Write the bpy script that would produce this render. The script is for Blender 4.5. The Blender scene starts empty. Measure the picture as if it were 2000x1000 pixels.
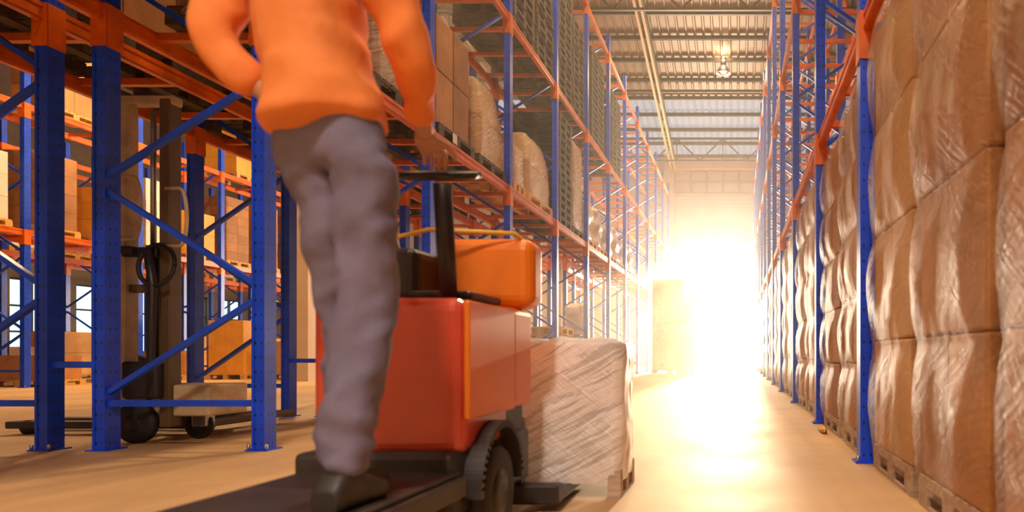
import bpy, bmesh, math, random
from mathutils import Vector, Matrix, noise
random.seed(7)
PI = math.pi
sc = bpy.context.scene
C = sc.collection

# ------------------------------------------------------------------ camera, world, sun, exposure
F = 1408.0            # focal length in pixels of a 2000 px wide frame
H = 0.68              # lens height
cd = bpy.data.cameras.new('camera'); cam = bpy.data.objects.new('camera', cd); C.objects.link(cam)
cd.sensor_width = 36; cd.lens = F / 2000 * 36
cd.shift_x = -(1440 - 1000) / 2000; cd.shift_y = (690 - 500) / 2000
cd.clip_start = 0.05; cd.clip_end = 300
cam.location = (0, 0, H); cam.rotation_euler = (PI / 2, 0, 0)
cd.dof.use_dof = True; cd.dof.focus_distance = 9.5; cd.dof.aperture_fstop = 2.2
sc.camera = cam
sc.view_settings.view_transform = 'Standard'; sc.view_settings.look = 'None'
sc.view_settings.gamma = 1; sc.view_settings.use_curve_mapping = False
sc.view_settings.exposure = 0.0

w = bpy.data.worlds.new('sky'); sc.world = w; w.use_nodes = True
bg = w.node_tree.nodes['Background']
bg.inputs[0].default_value = (0.80, 0.90, 1.0, 1); bg.inputs[1].default_value = 2.6

def light(name, kind, loc, rot, power, col, **kw):
    d = bpy.data.lights.new(name, kind); o = bpy.data.objects.new(name, d); C.objects.link(o)
    o.location = loc; o.rotation_euler = rot; d.energy = power; d.color = col
    for k, v in kw.items(): setattr(d, k, v)
    return o
# low evening sun shining in through the open door at the far end of the aisle
SUN_EL = math.radians(8.5)
light('sun', 'SUN', (0, 60, 20), (-(PI / 2 - SUN_EL), 0, math.radians(-2)), 12, (1.0, 0.72, 0.42), angle=0.05)
# daylight of the door opening
light('door_daylight', 'AREA', (-1.15, 37.9, 2.8), (-PI / 2, 0, 0), 6200, (1.0, 0.80, 0.56), shape='RECTANGLE', size=4.1, size_y=5.3)

# ------------------------------------------------------------------ helpers
class MB:
    """collects shapes, builds them as ONE mesh object"""
    def __init__(s): s.bm = bmesh.new(); s.uv = s.bm.loops.layers.uv.new('uv')
    def face(s, vs, uvs=None, smooth=False):
        try: f = s.bm.faces.new(vs)
        except ValueError: return
        f.smooth = smooth
        if uvs:
            for l, u in zip(f.loops, uvs): l[s.uv].uv = u
    def box(s, x0, x1, y0, y1, z0, z1):
        return s.frame(Vector(((x0+x1)/2, (y0+y1)/2, (z0+z1)/2)), Vector((1,0,0)), Vector((0,1,0)), Vector((0,0,1)),
                       (x1-x0)/2, (y1-y0)/2, (z1-z0)/2)
    def frame(s, c, X, Y, Z, a, b, h, taper=1.0):
        co = {}
        for i in (-1, 1):
            for j in (-1, 1):
                for k in (-1, 1):
                    t = taper if k > 0 else 1.0
                    co[i, j, k] = s.bm.verts.new(c + X*(i*a*t) + Y*(j*b*t) + Z*(k*h))
        def q(ks, uf):
            s.face([co[k] for k in ks], [uf(k) for k in ks])
        zz = c.z if abs(Z.z) > .9 else 0
        q([(-1,-1,-1),(1,-1,-1),(1,-1,1),(-1,-1,1)], lambda k: (k[0]*a, zz+k[2]*h))
        q([(1,1,-1),(-1,1,-1),(-1,1,1),(1,1,1)], lambda k: (k[0]*a, zz+k[2]*h))
        q([(1,-1,-1),(1,1,-1),(1,1,1),(1,-1,1)], lambda k: (k[1]*b, zz+k[2]*h))
        q([(-1,1,-1),(-1,-1,-1),(-1,-1,1),(-1,1,1)], lambda k: (k[1]*b, zz+k[2]*h))
        q([(-1,-1,1),(1,-1,1),(1,1,1),(-1,1,1)], lambda k: (k[0]*a, k[1]*b+7))
        q([(-1,1,-1),(1,1,-1),(1,-1,-1),(-1,-1,-1)], lambda k: (k[0]*a, k[1]*b+7))
        return s
    def bar(s, p, q, wd, ht, up=(0, 0, 1)):
        p = Vector(p); q = Vector(q); d = q - p; L = d.length; d.normalize(); up = Vector(up)
        if abs(d.dot(up)) > .95: up = Vector((1, 0, 0))
        x = d.cross(up).normalized(); y = x.cross(d).normalized()
        return s.frame((p+q)/2, x, y, d, wd/2, ht/2, L/2)
    def tube(s, pts, r, n=10, caps=True):
        pts = [Vector(p) for p in pts]; rings = []
        rs = r if isinstance(r, (list, tuple)) else [r]*len(pts)
        ref = None
        for i, p in enumerate(pts):
            d = (pts[min(i+1, len(pts)-1)] - pts[max(i-1, 0)]).normalized()
            if ref is None:
                ref = Vector((0, 0, 1)) if abs(d.z) < .9 else Vector((1, 0, 0))
            x = d.cross(ref).normalized(); y = x.cross(d).normalized(); ref = y
            rings.append([s.bm.verts.new(p + (x*math.cos(2*PI*k/n) + y*math.sin(2*PI*k/n))*rs[i]) for k in range(n)])
        for a, b in zip(rings, rings[1:]):
            for k in range(n): s.face([a[k], a[(k+1) % n], b[(k+1) % n], b[k]], smooth=True)
        if caps: s.face(rings[0][::-1]); s.face(rings[-1])
        return s
    def lathe(s, prof, c=(0,0,0), axis='z', n=32):
        c = Vector(c); rings = []
        for r, t in prof:
            ring = []
            for k in range(n):
                a = 2*PI*k/n; u, v = r*math.cos(a), r*math.sin(a)
                ring.append(s.bm.verts.new(c + (Vector((u, v, t)) if axis == 'z' else Vector((t, u, v)) if axis == 'x' else Vector((v, t, u)))))
            rings.append(ring)
        for a, b in zip(rings, rings[1:]):
            for k in range(n): s.face([a[k], a[(k+1) % n], b[(k+1) % n], b[k]], smooth=True)
        s.face(rings[0][::-1]); s.face(rings[-1])
        return s
    def grid(s, nu, nv, fn, wrap=False, uvf=None):
        V = [[s.bm.verts.new(fn(i/(nu if wrap else nu-1), j/(nv-1))) for i in range(nu)] for j in range(nv)]
        for j in range(nv-1):
            for i in range(nu if wrap else nu-1):
                i2 = (i+1) % nu
                us = [(i/nu, j/nv), ((i+1)/nu, j/nv), ((i+1)/nu, (j+1)/nv), (i/nu, (j+1)/nv)]
                if uvf: us = [uvf(*u) for u in us]
                s.face([V[j][i], V[j][i2], V[j+1][i2], V[j+1][i]], us, smooth=True)
        return V
    def build(s, name, mat, parent=None, bevel=0, loc=None, seg=2):
        me = bpy.data.meshes.new(name); bmesh.ops.recalc_face_normals(s.bm, faces=s.bm.faces[:])
        s.bm.to_mesh(me); s.bm.free()
        o = bpy.data.objects.new(name, me); C.objects.link(o); o.parent = parent
        me.materials.append(mat)
        if loc: o.location = loc
        if bevel:
            m = o.modifiers.new('bevel', 'BEVEL'); m.width = bevel; m.segments = seg; m.limit_method = 'ANGLE'
        return o
def rbox(name, mat, parent, b, r=.02, seg=3):
    return MB().box(*b).build(name, mat, parent, r, seg=seg)
def tag(o, label, cat, group=None, kind=None):
    o['label'] = label; o['category'] = cat
    if group: o['group'] = group
    if kind: o['kind'] = kind
    return o
def empty(name, loc, label, cat, group=None, rz=0):
    o = bpy.data.objects.new(name, None); C.objects.link(o); o.location = loc; o.rotation_euler = (0, 0, rz)
    o.empty_display_size = .1
    return tag(o, label, cat, group)
def struct(o): o['kind'] = 'structure'; return o
ORD = ['topmost', 'second', 'third', 'fourth', 'fifth', 'sixth', 'seventh', 'eighth', 'ninth', 'tenth', 'eleventh', 'twelfth',
       'thirteenth', 'fourteenth', 'fifteenth', 'sixteenth', 'seventeenth', 'eighteenth', 'nineteenth', 'twentieth']

# ------------------------------------------------------------------ materials
def mat(name, col, rough=.5, metal=0, spec=.5, var=.0, vscale=3, bump=0, bscale=20, coat=0, dirt=None, stretch=None, coords='Object'):
    m = bpy.data.materials.new(name); m.use_nodes = True; nt = m.node_tree; N = nt.nodes; L = nt.links
    b = N['Principled BSDF']
    b.inputs['Base Color'].default_value = (*col, 1); b.inputs['Roughness'].default_value = rough
    b.inputs['Metallic'].default_value = metal; b.inputs['Specular IOR Level'].default_value = spec
    b.inputs['Coat Weight'].default_value = coat; b.inputs['Coat Roughness'].default_value = .15
    if var or bump:
        tc = N.new('ShaderNodeTexCoord'); mp = N.new('ShaderNodeMapping')
        if stretch: mp.inputs['Scale'].default_value = stretch
        L.new(tc.outputs[coords], mp.inputs[0])
    if var:
        n = N.new('ShaderNodeTexNoise'); n.inputs['Scale'].default_value = vscale; n.inputs['Detail'].default_value = 5
        n.inputs['Roughness'].default_value = .62
        L.new(mp.outputs[0], n.inputs[0])
        r = N.new('ShaderNodeValToRGB'); r.color_ramp.elements[0].position = .3; r.color_ramp.elements[1].position = .7
        d = dirt or tuple(c*(1-var) for c in col)
        r.color_ramp.elements[0].color = (*d, 1); r.color_ramp.elements[1].color = (*[min(1, c*(1+var*.4)) for c in col], 1)
        L.new(n.outputs[0], r.inputs[0]); L.new(r.outputs[0], b.inputs['Base Color'])
    if bump:
        n2 = N.new('ShaderNodeTexNoise'); n2.inputs['Scale'].default_value = bscale; n2.inputs['Detail'].default_value = 4
        L.new(mp.outputs[0], n2.inputs[0])
        bp = N.new('ShaderNodeBump'); bp.inputs['Strength'].default_value = bump; bp.inputs['Distance'].default_value = .02
        L.new(n2.outputs[0], bp.inputs['Height']); L.new(bp.outputs[0], b.inputs['Normal'])
    return m
M = {}
M['orange'] = mat('orange_paint', (.80, .15, .004), .38, var=.35, vscale=4, spec=.5)
M['blue_thin'] = mat('blue_brace_paint', (.004, .08, .80), .38, var=.3, vscale=4)
M['darkwood'] = mat('dark_pallet_wood', (.10, .065, .045), .8, var=.6, vscale=6, bump=.3, stretch=(1, 6, 6))
M['yellowwood'] = mat('fresh_pallet_wood', (.72, .40, .10), .7, var=.35, vscale=6, stretch=(1, 6, 6))
M['palewood'] = mat('pale_pallet_wood', (.55, .42, .30), .75, var=.4, vscale=5, bump=.2, stretch=(1, 5, 5))
M['card'] = mat('cardboard', (.52, .235, .07), .6, var=.35, vscale=2.2, bump=.15, bscale=30)
M['card_pale'] = mat('pale_cardboard', (.66, .40, .16), .6, var=.25, vscale=2, bump=.1, bscale=20)
M['card_dark'] = mat('dark_cardboard', (.38, .16, .05), .6, var=.35, vscale=2.5, bump=.15, bscale=30)
M['card_yellow'] = mat('yellow_carton', (.80, .38, .04), .55, var=.2)
M['card_white'] = mat('white_carton', (.84, .72, .58), .6, var=.2)
M['tape'] = mat('packing_tape', (.62, .42, .2), .25)
M['white_wrap'] = mat('white_wrap', (.80, .74, .68), .3, var=.2, vscale=4, bump=.8, bscale=9, coat=.6)
M['cream'] = mat('cream_wall_paint', (.70, .56, .40), .7, var=.12, vscale=1)
M['roofmetal'] = mat('roof_sheet', (.19, .12, .075), .55, metal=.1, var=.3, vscale=.6)
M['darksteel'] = mat('dark_roof_steel', (.075, .055, .05), .6, var=.3)
M['tansteel'] = mat('tan_girder_paint', (.42, .23, .08), .5, var=.2)
M['steel'] = mat('galvanised_steel', (.5, .5, .52), .35, metal=.9, var=.2)
M['rubber'] = mat('black_rubber', (.012, .012, .013), .6)
M['black'] = mat('black_plastic', (.018, .016, .018), .4)
M['red'] = mat('red_truck_paint', (.62, .075, .035), .3, var=.15, coat=.5)
M['truckorange'] = mat('orange_truck_paint', (.82, .20, .008), .42, var=.12, coat=.1)
M['chassis'] = mat('dark_chassis_paint', (.035, .028, .026), .45, var=.3)
M['yellow'] = mat('yellow_paint', (.75, .45, .05), .4)
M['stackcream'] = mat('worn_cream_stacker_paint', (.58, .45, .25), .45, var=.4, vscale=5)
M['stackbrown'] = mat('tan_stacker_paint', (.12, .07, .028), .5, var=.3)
M['shirt'] = mat('orange_shirt_cloth', (.88, .27, .06), .8, bump=.3, bscale=12, var=.15)
M['trouser'] = mat('grey_trouser_cloth', (.18, .165, .25), .85, bump=.5, bscale=10, var=.2, vscale=6)
M['skin'] = mat('skin', (.50, .27, .17), .5)
M['hair'] = mat('black_hair', (.015, .012, .01), .6, bump=.5, bscale=60)
M['helmet'] = mat('boot_leather', (.03, .025, .022), .5)
M['paper'] = mat('paper_label', (.8, .75, .68), .6)

def post_material():
    m = mat('blue_upright_paint', (.004, .07, .80), .36, var=.3, vscale=5)
    nt = m.node_tree; N = nt.nodes; L = nt.links; b = N['Principled BSDF']
    uv = N.new('ShaderNodeUVMap'); uv.uv_map = 'uv'; sp = N.new('ShaderNodeSeparateXYZ'); L.new(uv.outputs[0], sp.inputs[0])
    def mth(op, a, bb=None, c=None):
        n = N.new('ShaderNodeMath'); n.operation = op
        for i, v in enumerate((a, bb, c)):
            if v is None: continue
            if isinstance(v, (int, float)): n.inputs[i].default_value = v
            else: L.new(v, n.inputs[i])
        return n.outputs[0]
    du = mth('SUBTRACT', mth('ABSOLUTE', sp.outputs[0]), .022)
    fv = mth('MULTIPLY', mth('SUBTRACT', mth('FRACT', mth('DIVIDE', sp.outputs[1], .1)), .5), .1)
    d = mth('SQRT', mth('ADD', mth('MULTIPLY', du, du), mth('MULTIPLY', mth('MULTIPLY', fv, .8), mth('MULTIPLY', fv, .8))))
    hole = mth('LESS_THAN', d, .0075)
    mix = N.new('ShaderNodeMix'); mix.data_type = 'RGBA'
    src = b.inputs['Base Color'].links[0].from_socket
    L.new(hole, mix.inputs[0]); L.new(src, mix.inputs[6]); mix.inputs[7].default_value = (.008, .01, .03, 1)
    L.new(mix.outputs[2], b.inputs['Base Color'])
    return m
M['blue'] = post_material()

def film_material(name, amount, tint, scale=9, col=(.60, .33, .15), rough=.3, cross=1.0, lo=None):
    m = bpy.data.materials.new(name); m.use_nodes = True; nt = m.node_tree; N = nt.nodes; L = nt.links
    N.remove(N['Principled BSDF']); out = N['Material Output']
    uv = N.new('ShaderNodeUVMap'); uv.uv_map = 'uv'
    mp = N.new('ShaderNodeMapping'); mp.inputs['Rotation'].default_value = (0, 0, math.radians(28)); 
    mp.vector_type = 'TEXTURE'; mp.inputs['Scale'].default_value = (1.1, .085, 1)
    L.new(uv.outputs[0], mp.inputs[0])
    n = N.new('ShaderNodeTexNoise'); n.inputs['Scale'].default_value = scale*.45; n.inputs['Detail'].default_value = 6; n.inputs['Roughness'].default_value = .7
    n.inputs['Distortion'].default_value = .6
    L.new(mp.outputs[0], n.inputs[0])
    r = N.new('ShaderNodeMapRange'); r.inputs[1].default_value = .42; r.inputs[2].default_value = .78; r.inputs[3].default_value = amount*.25 if lo is None else lo; r.inputs[4].default_value = amount*2.0
    L.new(n.outputs[0], r.inputs[0])
    mp2 = N.new('ShaderNodeMapping'); mp2.vector_type = 'TEXTURE'; mp2.inputs['Rotation'].default_value = (0, 0, math.radians(-38)); mp2.inputs['Scale'].default_value = (.5, .03, 1)
    L.new(uv.outputs[0], mp2.inputs[0])
    n3 = N.new('ShaderNodeTexNoise'); n3.inputs['Scale'].default_value = 1.6; n3.inputs['Detail'].default_value = 3; n3.inputs['Distortion'].default_value = 1.2; L.new(mp2.outputs[0], n3.inputs[0])
    sm_ = N.new('ShaderNodeMath'); sm_.operation = 'ADD'; sm_.operation = 'MULTIPLY_ADD'; L.new(n3.outputs[0], sm_.inputs[0]); sm_.inputs[1].default_value = cross; L.new(n.outputs[0], sm_.inputs[2])
    bp = N.new('ShaderNodeBump'); bp.inputs['Strength'].default_value = .8; bp.inputs['Distance'].default_value = .02
    L.new(sm_.outputs[0], bp.inputs['Height'])
    tr = N.new('ShaderNodeBsdfTransparent'); tr.inputs[0].default_value = (*tint, 1)
    pr = N.new('ShaderNodeBsdfPrincipled'); pr.inputs['Base Color'].default_value = (*col, 1); pr.inputs['Roughness'].default_value = rough
    pr.inputs['Specular IOR Level'].default_value = .9
    L.new(bp.outputs[0], pr.inputs['Normal'])
    fr = N.new('ShaderNodeLayerWeight'); fr.inputs[0].default_value = .25; L.new(bp.outputs[0], fr.inputs[1])
    ad = N.new('ShaderNodeMath'); ad.operation = 'ADD'; ad.use_clamp = True
    mu = N.new('ShaderNodeMath'); mu.operation = 'MULTIPLY'; mu.inputs[1].default_value = .28
    L.new(fr.outputs[1], mu.inputs[0]); L.new(mu.outputs[0], ad.inputs[0]); L.new(r.outputs[0], ad.inputs[1])
    mx = N.new('ShaderNodeMixShader'); L.new(ad.outputs[0], mx.inputs[0]); L.new(tr.outputs[0], mx.inputs[1]); L.new(pr.outputs[0], mx.inputs[2])
    L.new(mx.outputs[0], out.inputs[0])
    return m
M['film'] = film_material('stretch_film', .22, (.98, .95, .9))
M['film_heavy'] = film_material('thick_stretch_film', .42, (.97, .95, .93), col=(.78, .60, .42))
M['film_white'] = film_material('white_stretch_film', 1.6, (.97, .95, .93), scale=5, col=(.95, .90, .84), rough=.2, cross=.25, lo=.62)

def floor_material():
    m = mat('concrete_floor', (.60, .37, .17), .5, var=.28, vscale=.5, bump=.04, bscale=40, stretch=(1, 1, 1))
    nt = m.node_tree; N = nt.nodes; L = nt.links; b = N['Principled BSDF']
    tc = N.new('ShaderNodeTexCoord')
    n = N.new('ShaderNodeTexNoise'); n.inputs['Scale'].default_value = 1.3; n.inputs['Detail'].default_value = 7; L.new(tc.outputs['Object'], n.inputs[0])
    r = N.new('ShaderNodeMapRange'); r.inputs[3].default_value = .48; r.inputs[4].default_value = .72; L.new(n.outputs[0], r.inputs[0]); L.new(r.outputs[0], b.inputs['Roughness'])
    # tyre-worn streaks along the aisle
    mp = N.new('ShaderNodeMapping'); mp.inputs['Scale'].default_value = (5, .25, 1); L.new(tc.outputs['Object'], mp.inputs[0])
    n2 = N.new('ShaderNodeTexNoise'); n2.inputs['Scale'].default_value = 1.0; n2.inputs['Detail'].default_value = 5; L.new(mp.outputs[0], n2.inputs[0])
    mix = N.new('ShaderNodeMix'); mix.data_type = 'RGBA'; mix.blend_type = 'MULTIPLY'; mix.inputs[0].default_value = .28
    src = b.inputs['Base Color'].links[0].from_socket; L.new(src, mix.inputs[6])
    r2 = N.new('ShaderNodeValToRGB'); r2.color_ramp.elements[0].position = .35; r2.color_ramp.elements[0].color = (.55, .5, .45, 1); r2.color_ramp.elements[1].position = .6
    L.new(n2.outputs[0], r2.inputs[0]); L.new(r2.outputs[0], mix.inputs[7]); L.new(mix.outputs[2], b.inputs['Base Color'])
    return m
M['floor'] = floor_material()

def glass_material():
    m = bpy.data.materials.new('window_glass'); m.use_nodes = True; nt = m.node_tree; N = nt.nodes; L = nt.links
    N.remove(N['Principled BSDF']); tr = N.new('ShaderNodeBsdfTransparent'); tr.inputs[0].default_value = (.80, .95, .97, 1)
    gl = N.new('ShaderNodeBsdfGlossy'); gl.inputs['Roughness'].default_value = .05
    mx = N.new('ShaderNodeMixShader'); mx.inputs[0].default_value = .08
    L.new(tr.outputs[0], mx.inputs[1]); L.new(gl.outputs[0], mx.inputs[2]); L.new(mx.outputs[0], N['Material Output'].inputs[0])
    return m
M['glass'] = glass_material()
def translucent_sheet():
    m = bpy.data.materials.new('translucent_roof_sheet'); m.use_nodes = True; nt = m.node_tree; N = nt.nodes; L = nt.links
    N.remove(N['Principled BSDF']); tr = N.new('ShaderNodeBsdfTranslucent'); tr.inputs[0].default_value = (.13, .155, .19, 1)
    df = N.new('ShaderNodeBsdfDiffuse'); df.inputs[0].default_value = (.5, .5, .5, 1)
    mx = N.new('ShaderNodeMixShader'); mx.inputs[0].default_value = .25
    L.new(tr.outputs[0], mx.inputs[1]); L.new(df.outputs[0], mx.inputs[2]); L.new(mx.outputs[0], N['Material Output'].inputs[0])
    return m
M['sheet'] = translucent_sheet()
def emit(name, col, st):
    m = bpy.data.materials.new(name); m.use_nodes = True; nt = m.node_tree; N = nt.nodes; L = nt.links
    N.remove(N['Principled BSDF']); e = N.new('ShaderNodeEmission'); e.inputs[0].default_value = (*col, 1); e.inputs[1].default_value = st
    L.new(e.outputs[0], N['Material Output'].inputs[0]); return m
M['lampglow'] = emit('lamp_glow', (1, .72, .38), 14)

# ------------------------------------------------------------------ the hall
XL, XR, YB, YE = -22.0, 9.0, -4.0, 37.3
def roof_z(y): return 10.85 + .155 * (YE - y)
struct(MB().box(XL-.3, XR+.3, YB-.3, YE+.3, -.2, 0).build('floor', M['floor']))
struct(MB().box(XL-30, XR+30, YE+.3, YE+60, -.25, -.03).build('floor_yard', mat('yard_concrete', (.62, .55, .45), .8, var=.1)))
# end wall with the open door
DX0, DX1, DZ = -3.25, .95, 5.45
m_ = MB(); m_.box(XL-.3, DX0, YE, YE+.3, 0, 10.85); m_.box(DX1, XR+.3, YE, YE+.3, 0, 10.85); m_.box(DX0, DX1, YE, YE+.3, DZ, 8.95)
m_.box(DX0, DX1, YE, YE+.3, 10.15, 10.85)
struct(m_.build('wall_end', M['cream']))
struct(MB().box(XR, XR+.3, YB, YE, 0, 17.4).build('wall_right', M['cream']))
struct(MB().box(XL-.3, XR+.3, YB-.3, YB, 0, 17.4).build('wall_back', M['cream']))
# left wall with tall windows
m_ = MB(); wins = [(19.6 + 2.2*i, 21.2 + 2.2*i) for i in range(8)]
m_.box(XL-.3, XL, YB, YE, 3.0, 17.4); m_.box(XL-.3, XL, YB, YE, 0, .5)
ys = [YB] + [v for a in wins for v in a] + [YE]
for a, b_ in zip(ys[::2], ys[1::2]): m_.box(XL-.3, XL, a, b_, .5, 3.0)
struct(m_.build('wall_left', mat('dark_left_wall', (.20, .15, .11), .8, var=.2)))
for i, (a, b_) in enumerate(wins):
    m_ = MB()
    for yy in (a+.03, (a+b_)/2, b_-.03): m_.box(XL-.2, XL-.1, yy-.03, yy+.03, .5, 3.0)
    for zz in (.53, 1.35, 2.15, 2.97): m_.box(XL-.2, XL-.1, a, b_, zz-.03, zz+.03)
    fr = struct(m_.build('window_%d' % (i+1), M['darksteel']))
    MB().box(XL-.16, XL-.15, a, b_, .5, 3.0).build('pane', M['glass'], fr)
# band of frosted window over the door
m_ = MB()
for k in range(6):
    x = DX0 + .03 + k*(DX1-DX0-.06)/5; m_.box(x-.035, x+.035, YE+.02, YE+.14, 8.95, 10.15)
for z in (8.98, 9.55, 10.12): m_.box(DX0, DX1, YE+.02, YE+.14, z-.03, z+.03)
fr = struct(m_.build('window_9', M['tansteel']))
MB().box(DX0, DX1, YE+.09, YE+.11, 8.95, 10.15).build('frosted_pane', mat('frosted_pane', (.62, .50, .38), .35), fr)
# wall pilasters, lintel band and folded door shutter housing
struct(MB().box(-3.72, -3.27, YE-.45, YE-.001, 0, 10.84).box(.97, 1.35, YE-.45, YE-.001, 0, 10.84).build('trim_1', M['cream']))
struct(MB().box(-3.26, .96, YE-.12, YE-.001, 10.2, 10.84).box(-3.26, .96, YE-.25, YE-.001, 5.45, 5.72).build('trim_2', M['cream']))
m_ = MB()
for i in range(16): m_.box(-3.2, .9, YE-.09 + (.02 if i % 2 else 0), YE-.002, 5.75+i*.19, 5.75+i*.19+.185)
struct(m_.build('door_1', M['cream'], bevel=.015))
# roof: ribbed sheet, pitched, falling towards the end wall
def roof_mesh(x0, x1, y0, y1, name, material):
    m = MB(); pitch = .32; prof = []
    x = x0
    while x < x1:
        prof += [(x, .0), (x+.20, .0), (x+.235, -.045), (x+.285, -.045)]; x += pitch
    prof.append((x1, 0))
    a = [m.bm.verts.new((px, y0, roof_z(y0)+pz)) for px, pz in prof]; b = [m.bm.verts.new((px, y1, roof_z(y1)+pz)) for px, pz in prof]
    for i in range(len(a)-1): m.face([a[i], a[i+1], b[i+1], b[i]])
    return struct(m.build(name, material))
roof_mesh(XL-.3, XR+.3, YB-.3, 31.4, 'ceiling', M['roofmetal'])
roof_mesh(XL-.3, XR+.3, 31.4, YE+.3, 'ceiling_translucent', M['sheet'])
struct(MB().box(XL-.3, XL, YB, YE, 0, 0.01).build('baseboard_left', M['cream']))
py = 36.9; k = 0
m_ = MB()
while py > 12:
    z = roof_z(py) - .06
    m_.box(XL, XR, py-.03, py+.03, z-.16, z); m_.box(XL, XR, py-.07, py+.03, z-.16, z-.14); py -= 1.46
struct(m_.build('ceiling_purlins', M['darksteel']))
# long girder over the left row: pair of tan chords with dark web plates
g = empty('roof_girder', (-3.25, 25, roof_z(25)-.9), 'tan steel roof girder running along the aisle above the left racks', 'roof girder')
g.location = (0, 0, 0)
def chord(x, dz, ww, hh): return MB().bar((x, 10, roof_z(10)+dz), (x, YE-.46, roof_z(YE-.46)+dz), ww, hh)
chord(-3.34, -.95, .09, .14).build('lower_chord', M['tansteel'], g)
chord(-3.14, -.95, .09, .14).build('lower_chord', M['tansteel'], g)
chord(-3.24, -.24, .12, .1).build('upper_chord', M['darksteel'], g)
y = 10.5; i = 0
while y < YE-1.4:
    MB().bar((-3.24, y, roof_z(y)-.9), (-3.24, y+(.75 if i % 2 else 0), roof_z(y)-.25), .05, .08).build('web_strut', M['darksteel'], g)
    y += .75; i += 1
# cross trusses
for tn, (ty, lab) in enumerate([(34.6, 'steel cross truss nearest the end wall'), (23.1, 'steel cross truss above the hanging lamp'), (30.2, 'slim steel cross truss between lamp and end wall')]):
    z1 = roof_z(ty)-.24; z0 = z1 - (1.15 if tn < 2 else .12)
    t = empty('roof_truss', (0, ty, z0), lab, 'roof truss'); t.location = (0, 0, 0)
    MB().box(-16, XR, ty-.05, ty+.05, z1-.1, z1).build('upper_chord', M['darksteel'], t)
    if tn == 2: continue
    MB().box(-16, XR, ty-.05, ty+.05, z0, z0+.08).build('lower_chord', M['darksteel'], t)
    x = -8.4; i = 0
    while x < 6:
        MB().bar((x, ty, z1-.06 if i % 2 else z0+.04), (x+1.1, ty, z0+.04 if i % 2 else z1-.06), .04, .06).build('web_bar', M['darksteel'], t)
        if i % 2 == 0: MB().box(x+1.08, x+1.12, ty-.02, ty+.02, z0+.04, z1-.06).build('web_post', M['darksteel'], t)
        x += 1.1; i += 1
# free standing concrete columns
for (x, y, w2, lab) in [(-10.55, 17.6, .17, 'cream concrete column in the open bay beyond the near rack'), (-5.0, 19.8, .2, 'cream concrete column between the left rack rows')]:
    struct(MB().box(x-w2, x+w2, y-w2, y+w2, 0, roof_z(y)).build('column', M['cream']))

# ------------------------------------------------------------------ pallet racks
def frame_obj(rack, xf, y, depth, top, side, low=False):
    """upright frame: front post at xf, rear post xf+side*depth ; braces are sub-parts"""
    m = MB(); w2 = .045
    xs = (xf + side*w2, xf + side*(depth - w2))
    for x in xs:
        m.box(x-w2, x-.028, y-.045, y+.085, 0.008, top); m.box(x+.028, x+w2, y-.045, y+.085, .008, top)
        m.box(x-.029, x+.029, y-.038, y+.078, .008, top)
        m.box(x-.075, x+.075, y-.07, y+.11, 0, .009)
    fr = m.build('upright_frame', M['blue'], rack)
    def br(z0, z1, flip):
        a, b_ = (xs[0], xs[1]) if not flip else (xs[1], xs[0])
        MB().bar((a, y-.005, z0), (b_, y-.005, z1), .035, .045, up=(0, 1, 0) if z0 != z1 else (0, 0, 1)).build('brace', M['blue_thin'], fr)
    br(.33, .33, 0)
    z = .38; i = 0
    while z + .75 < top:
        br(z, z+.70, i % 2 == 0) ; z += .76; i += 1
    MB().lathe([(.012, 0), (.012, .035), (.004, .04)], (xs[0]-.06, y-.05, .009), n=8).lathe([(.012, 0), (.012, .035), (.004, .04)], (xs[0]+.06, y-.05, .009), n=8).build('anchor_bolt', M['steel'], fr) if not low else None
    return fr
def rack_row(label, xf, ys, levels, depth=1.1, side=-1, top=8.9, group='pallet racks', bars=4, skip=()):
    rk = empty('pallet_rack', (xf, ys[0], 0), label, 'pallet rack', None); rk.location = (0, 0, 0)
    for y in ys: frame_obj(rk, xf, y, depth, top, side)
    for a, b_ in zip(ys, ys[1:]):
        for lv in levels:
            for x in (xf + side*.05, xf + side*(depth-.05)):
                m = MB(); m.box(x-.025, x+.025, a+.09, b_-.05, lv-.125, lv)
                m.box(x-.032, x+.032, a+.09, b_-.05, lv-.035, lv-.02) ; m.box(x-.032, x+.032, a+.09, b_-.05, lv-.11, lv-.095)
                m.box(x-.056, x+.056, a-.05, a+.09, lv-.30, lv-.002); m.box(x-.056, x+.056, b_-.052, b_-.046, lv-.30, lv-.002)
                m.build('cross_beam', M['orange'], rk)
            for k in range(bars):
                yy = a + (b_-a)*(k+.5)/bars
                x0, x1 = sorted((xf+side*.075, xf+side*(depth-.075)))
                MB().box(x0, x1, yy-.03, yy+.03, lv-.06, lv-.001).build('support_bar', M['orange'], rk)
    return rk
LV = (3.12, 5.62, 8.45)
YA = [5.06 + 2.71*(k-1) for k in range(13)]     # first frame is behind the picture edge
rack_row('blue and orange pallet rack lining the left of the aisle, empty on its top shelf', -3.29, YA, LV, bars=3, depth=1.20)
rack_row('second blue rack row back to back behind the left aisle rack, joined by short spacers', -4.80, YA[:10], LV[:2], bars=3, top=6.0)
for y in YA[:5]:
    tag(MB().bar((-4.485, y, .60), (-4.805, y, .60), .03, .045).build('row_spacer', M['blue_thin']),
        'short blue spacer bar joining back to back rack frames, ' + ['behind the picture edge', 'beside the cream stacker', 'past the stacker', 'two bays past the stacker', 'three bays past the stacker'][YA.index(y)], 'rack spacer', 'spacer bars between rack rows')
YC = [8.8+2.7*k for k in range(9)]
rack_row('distant blue and orange rack row across the open bay on the left, holding cartons', -14.0, YC, (3.12, 5.62), bars=2, top=6.4)
rack_row('farthest rack row before the windowed left wall', -17.2, YC, (3.12, 5.62), bars=2, top=6.4)
YR = [1.0, 4.5, 7.0, 9.9, 12.8, 15.6, 18.3, 21.0, 23.7, 26.4, 29.1, 31.8, 34.5]
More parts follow.
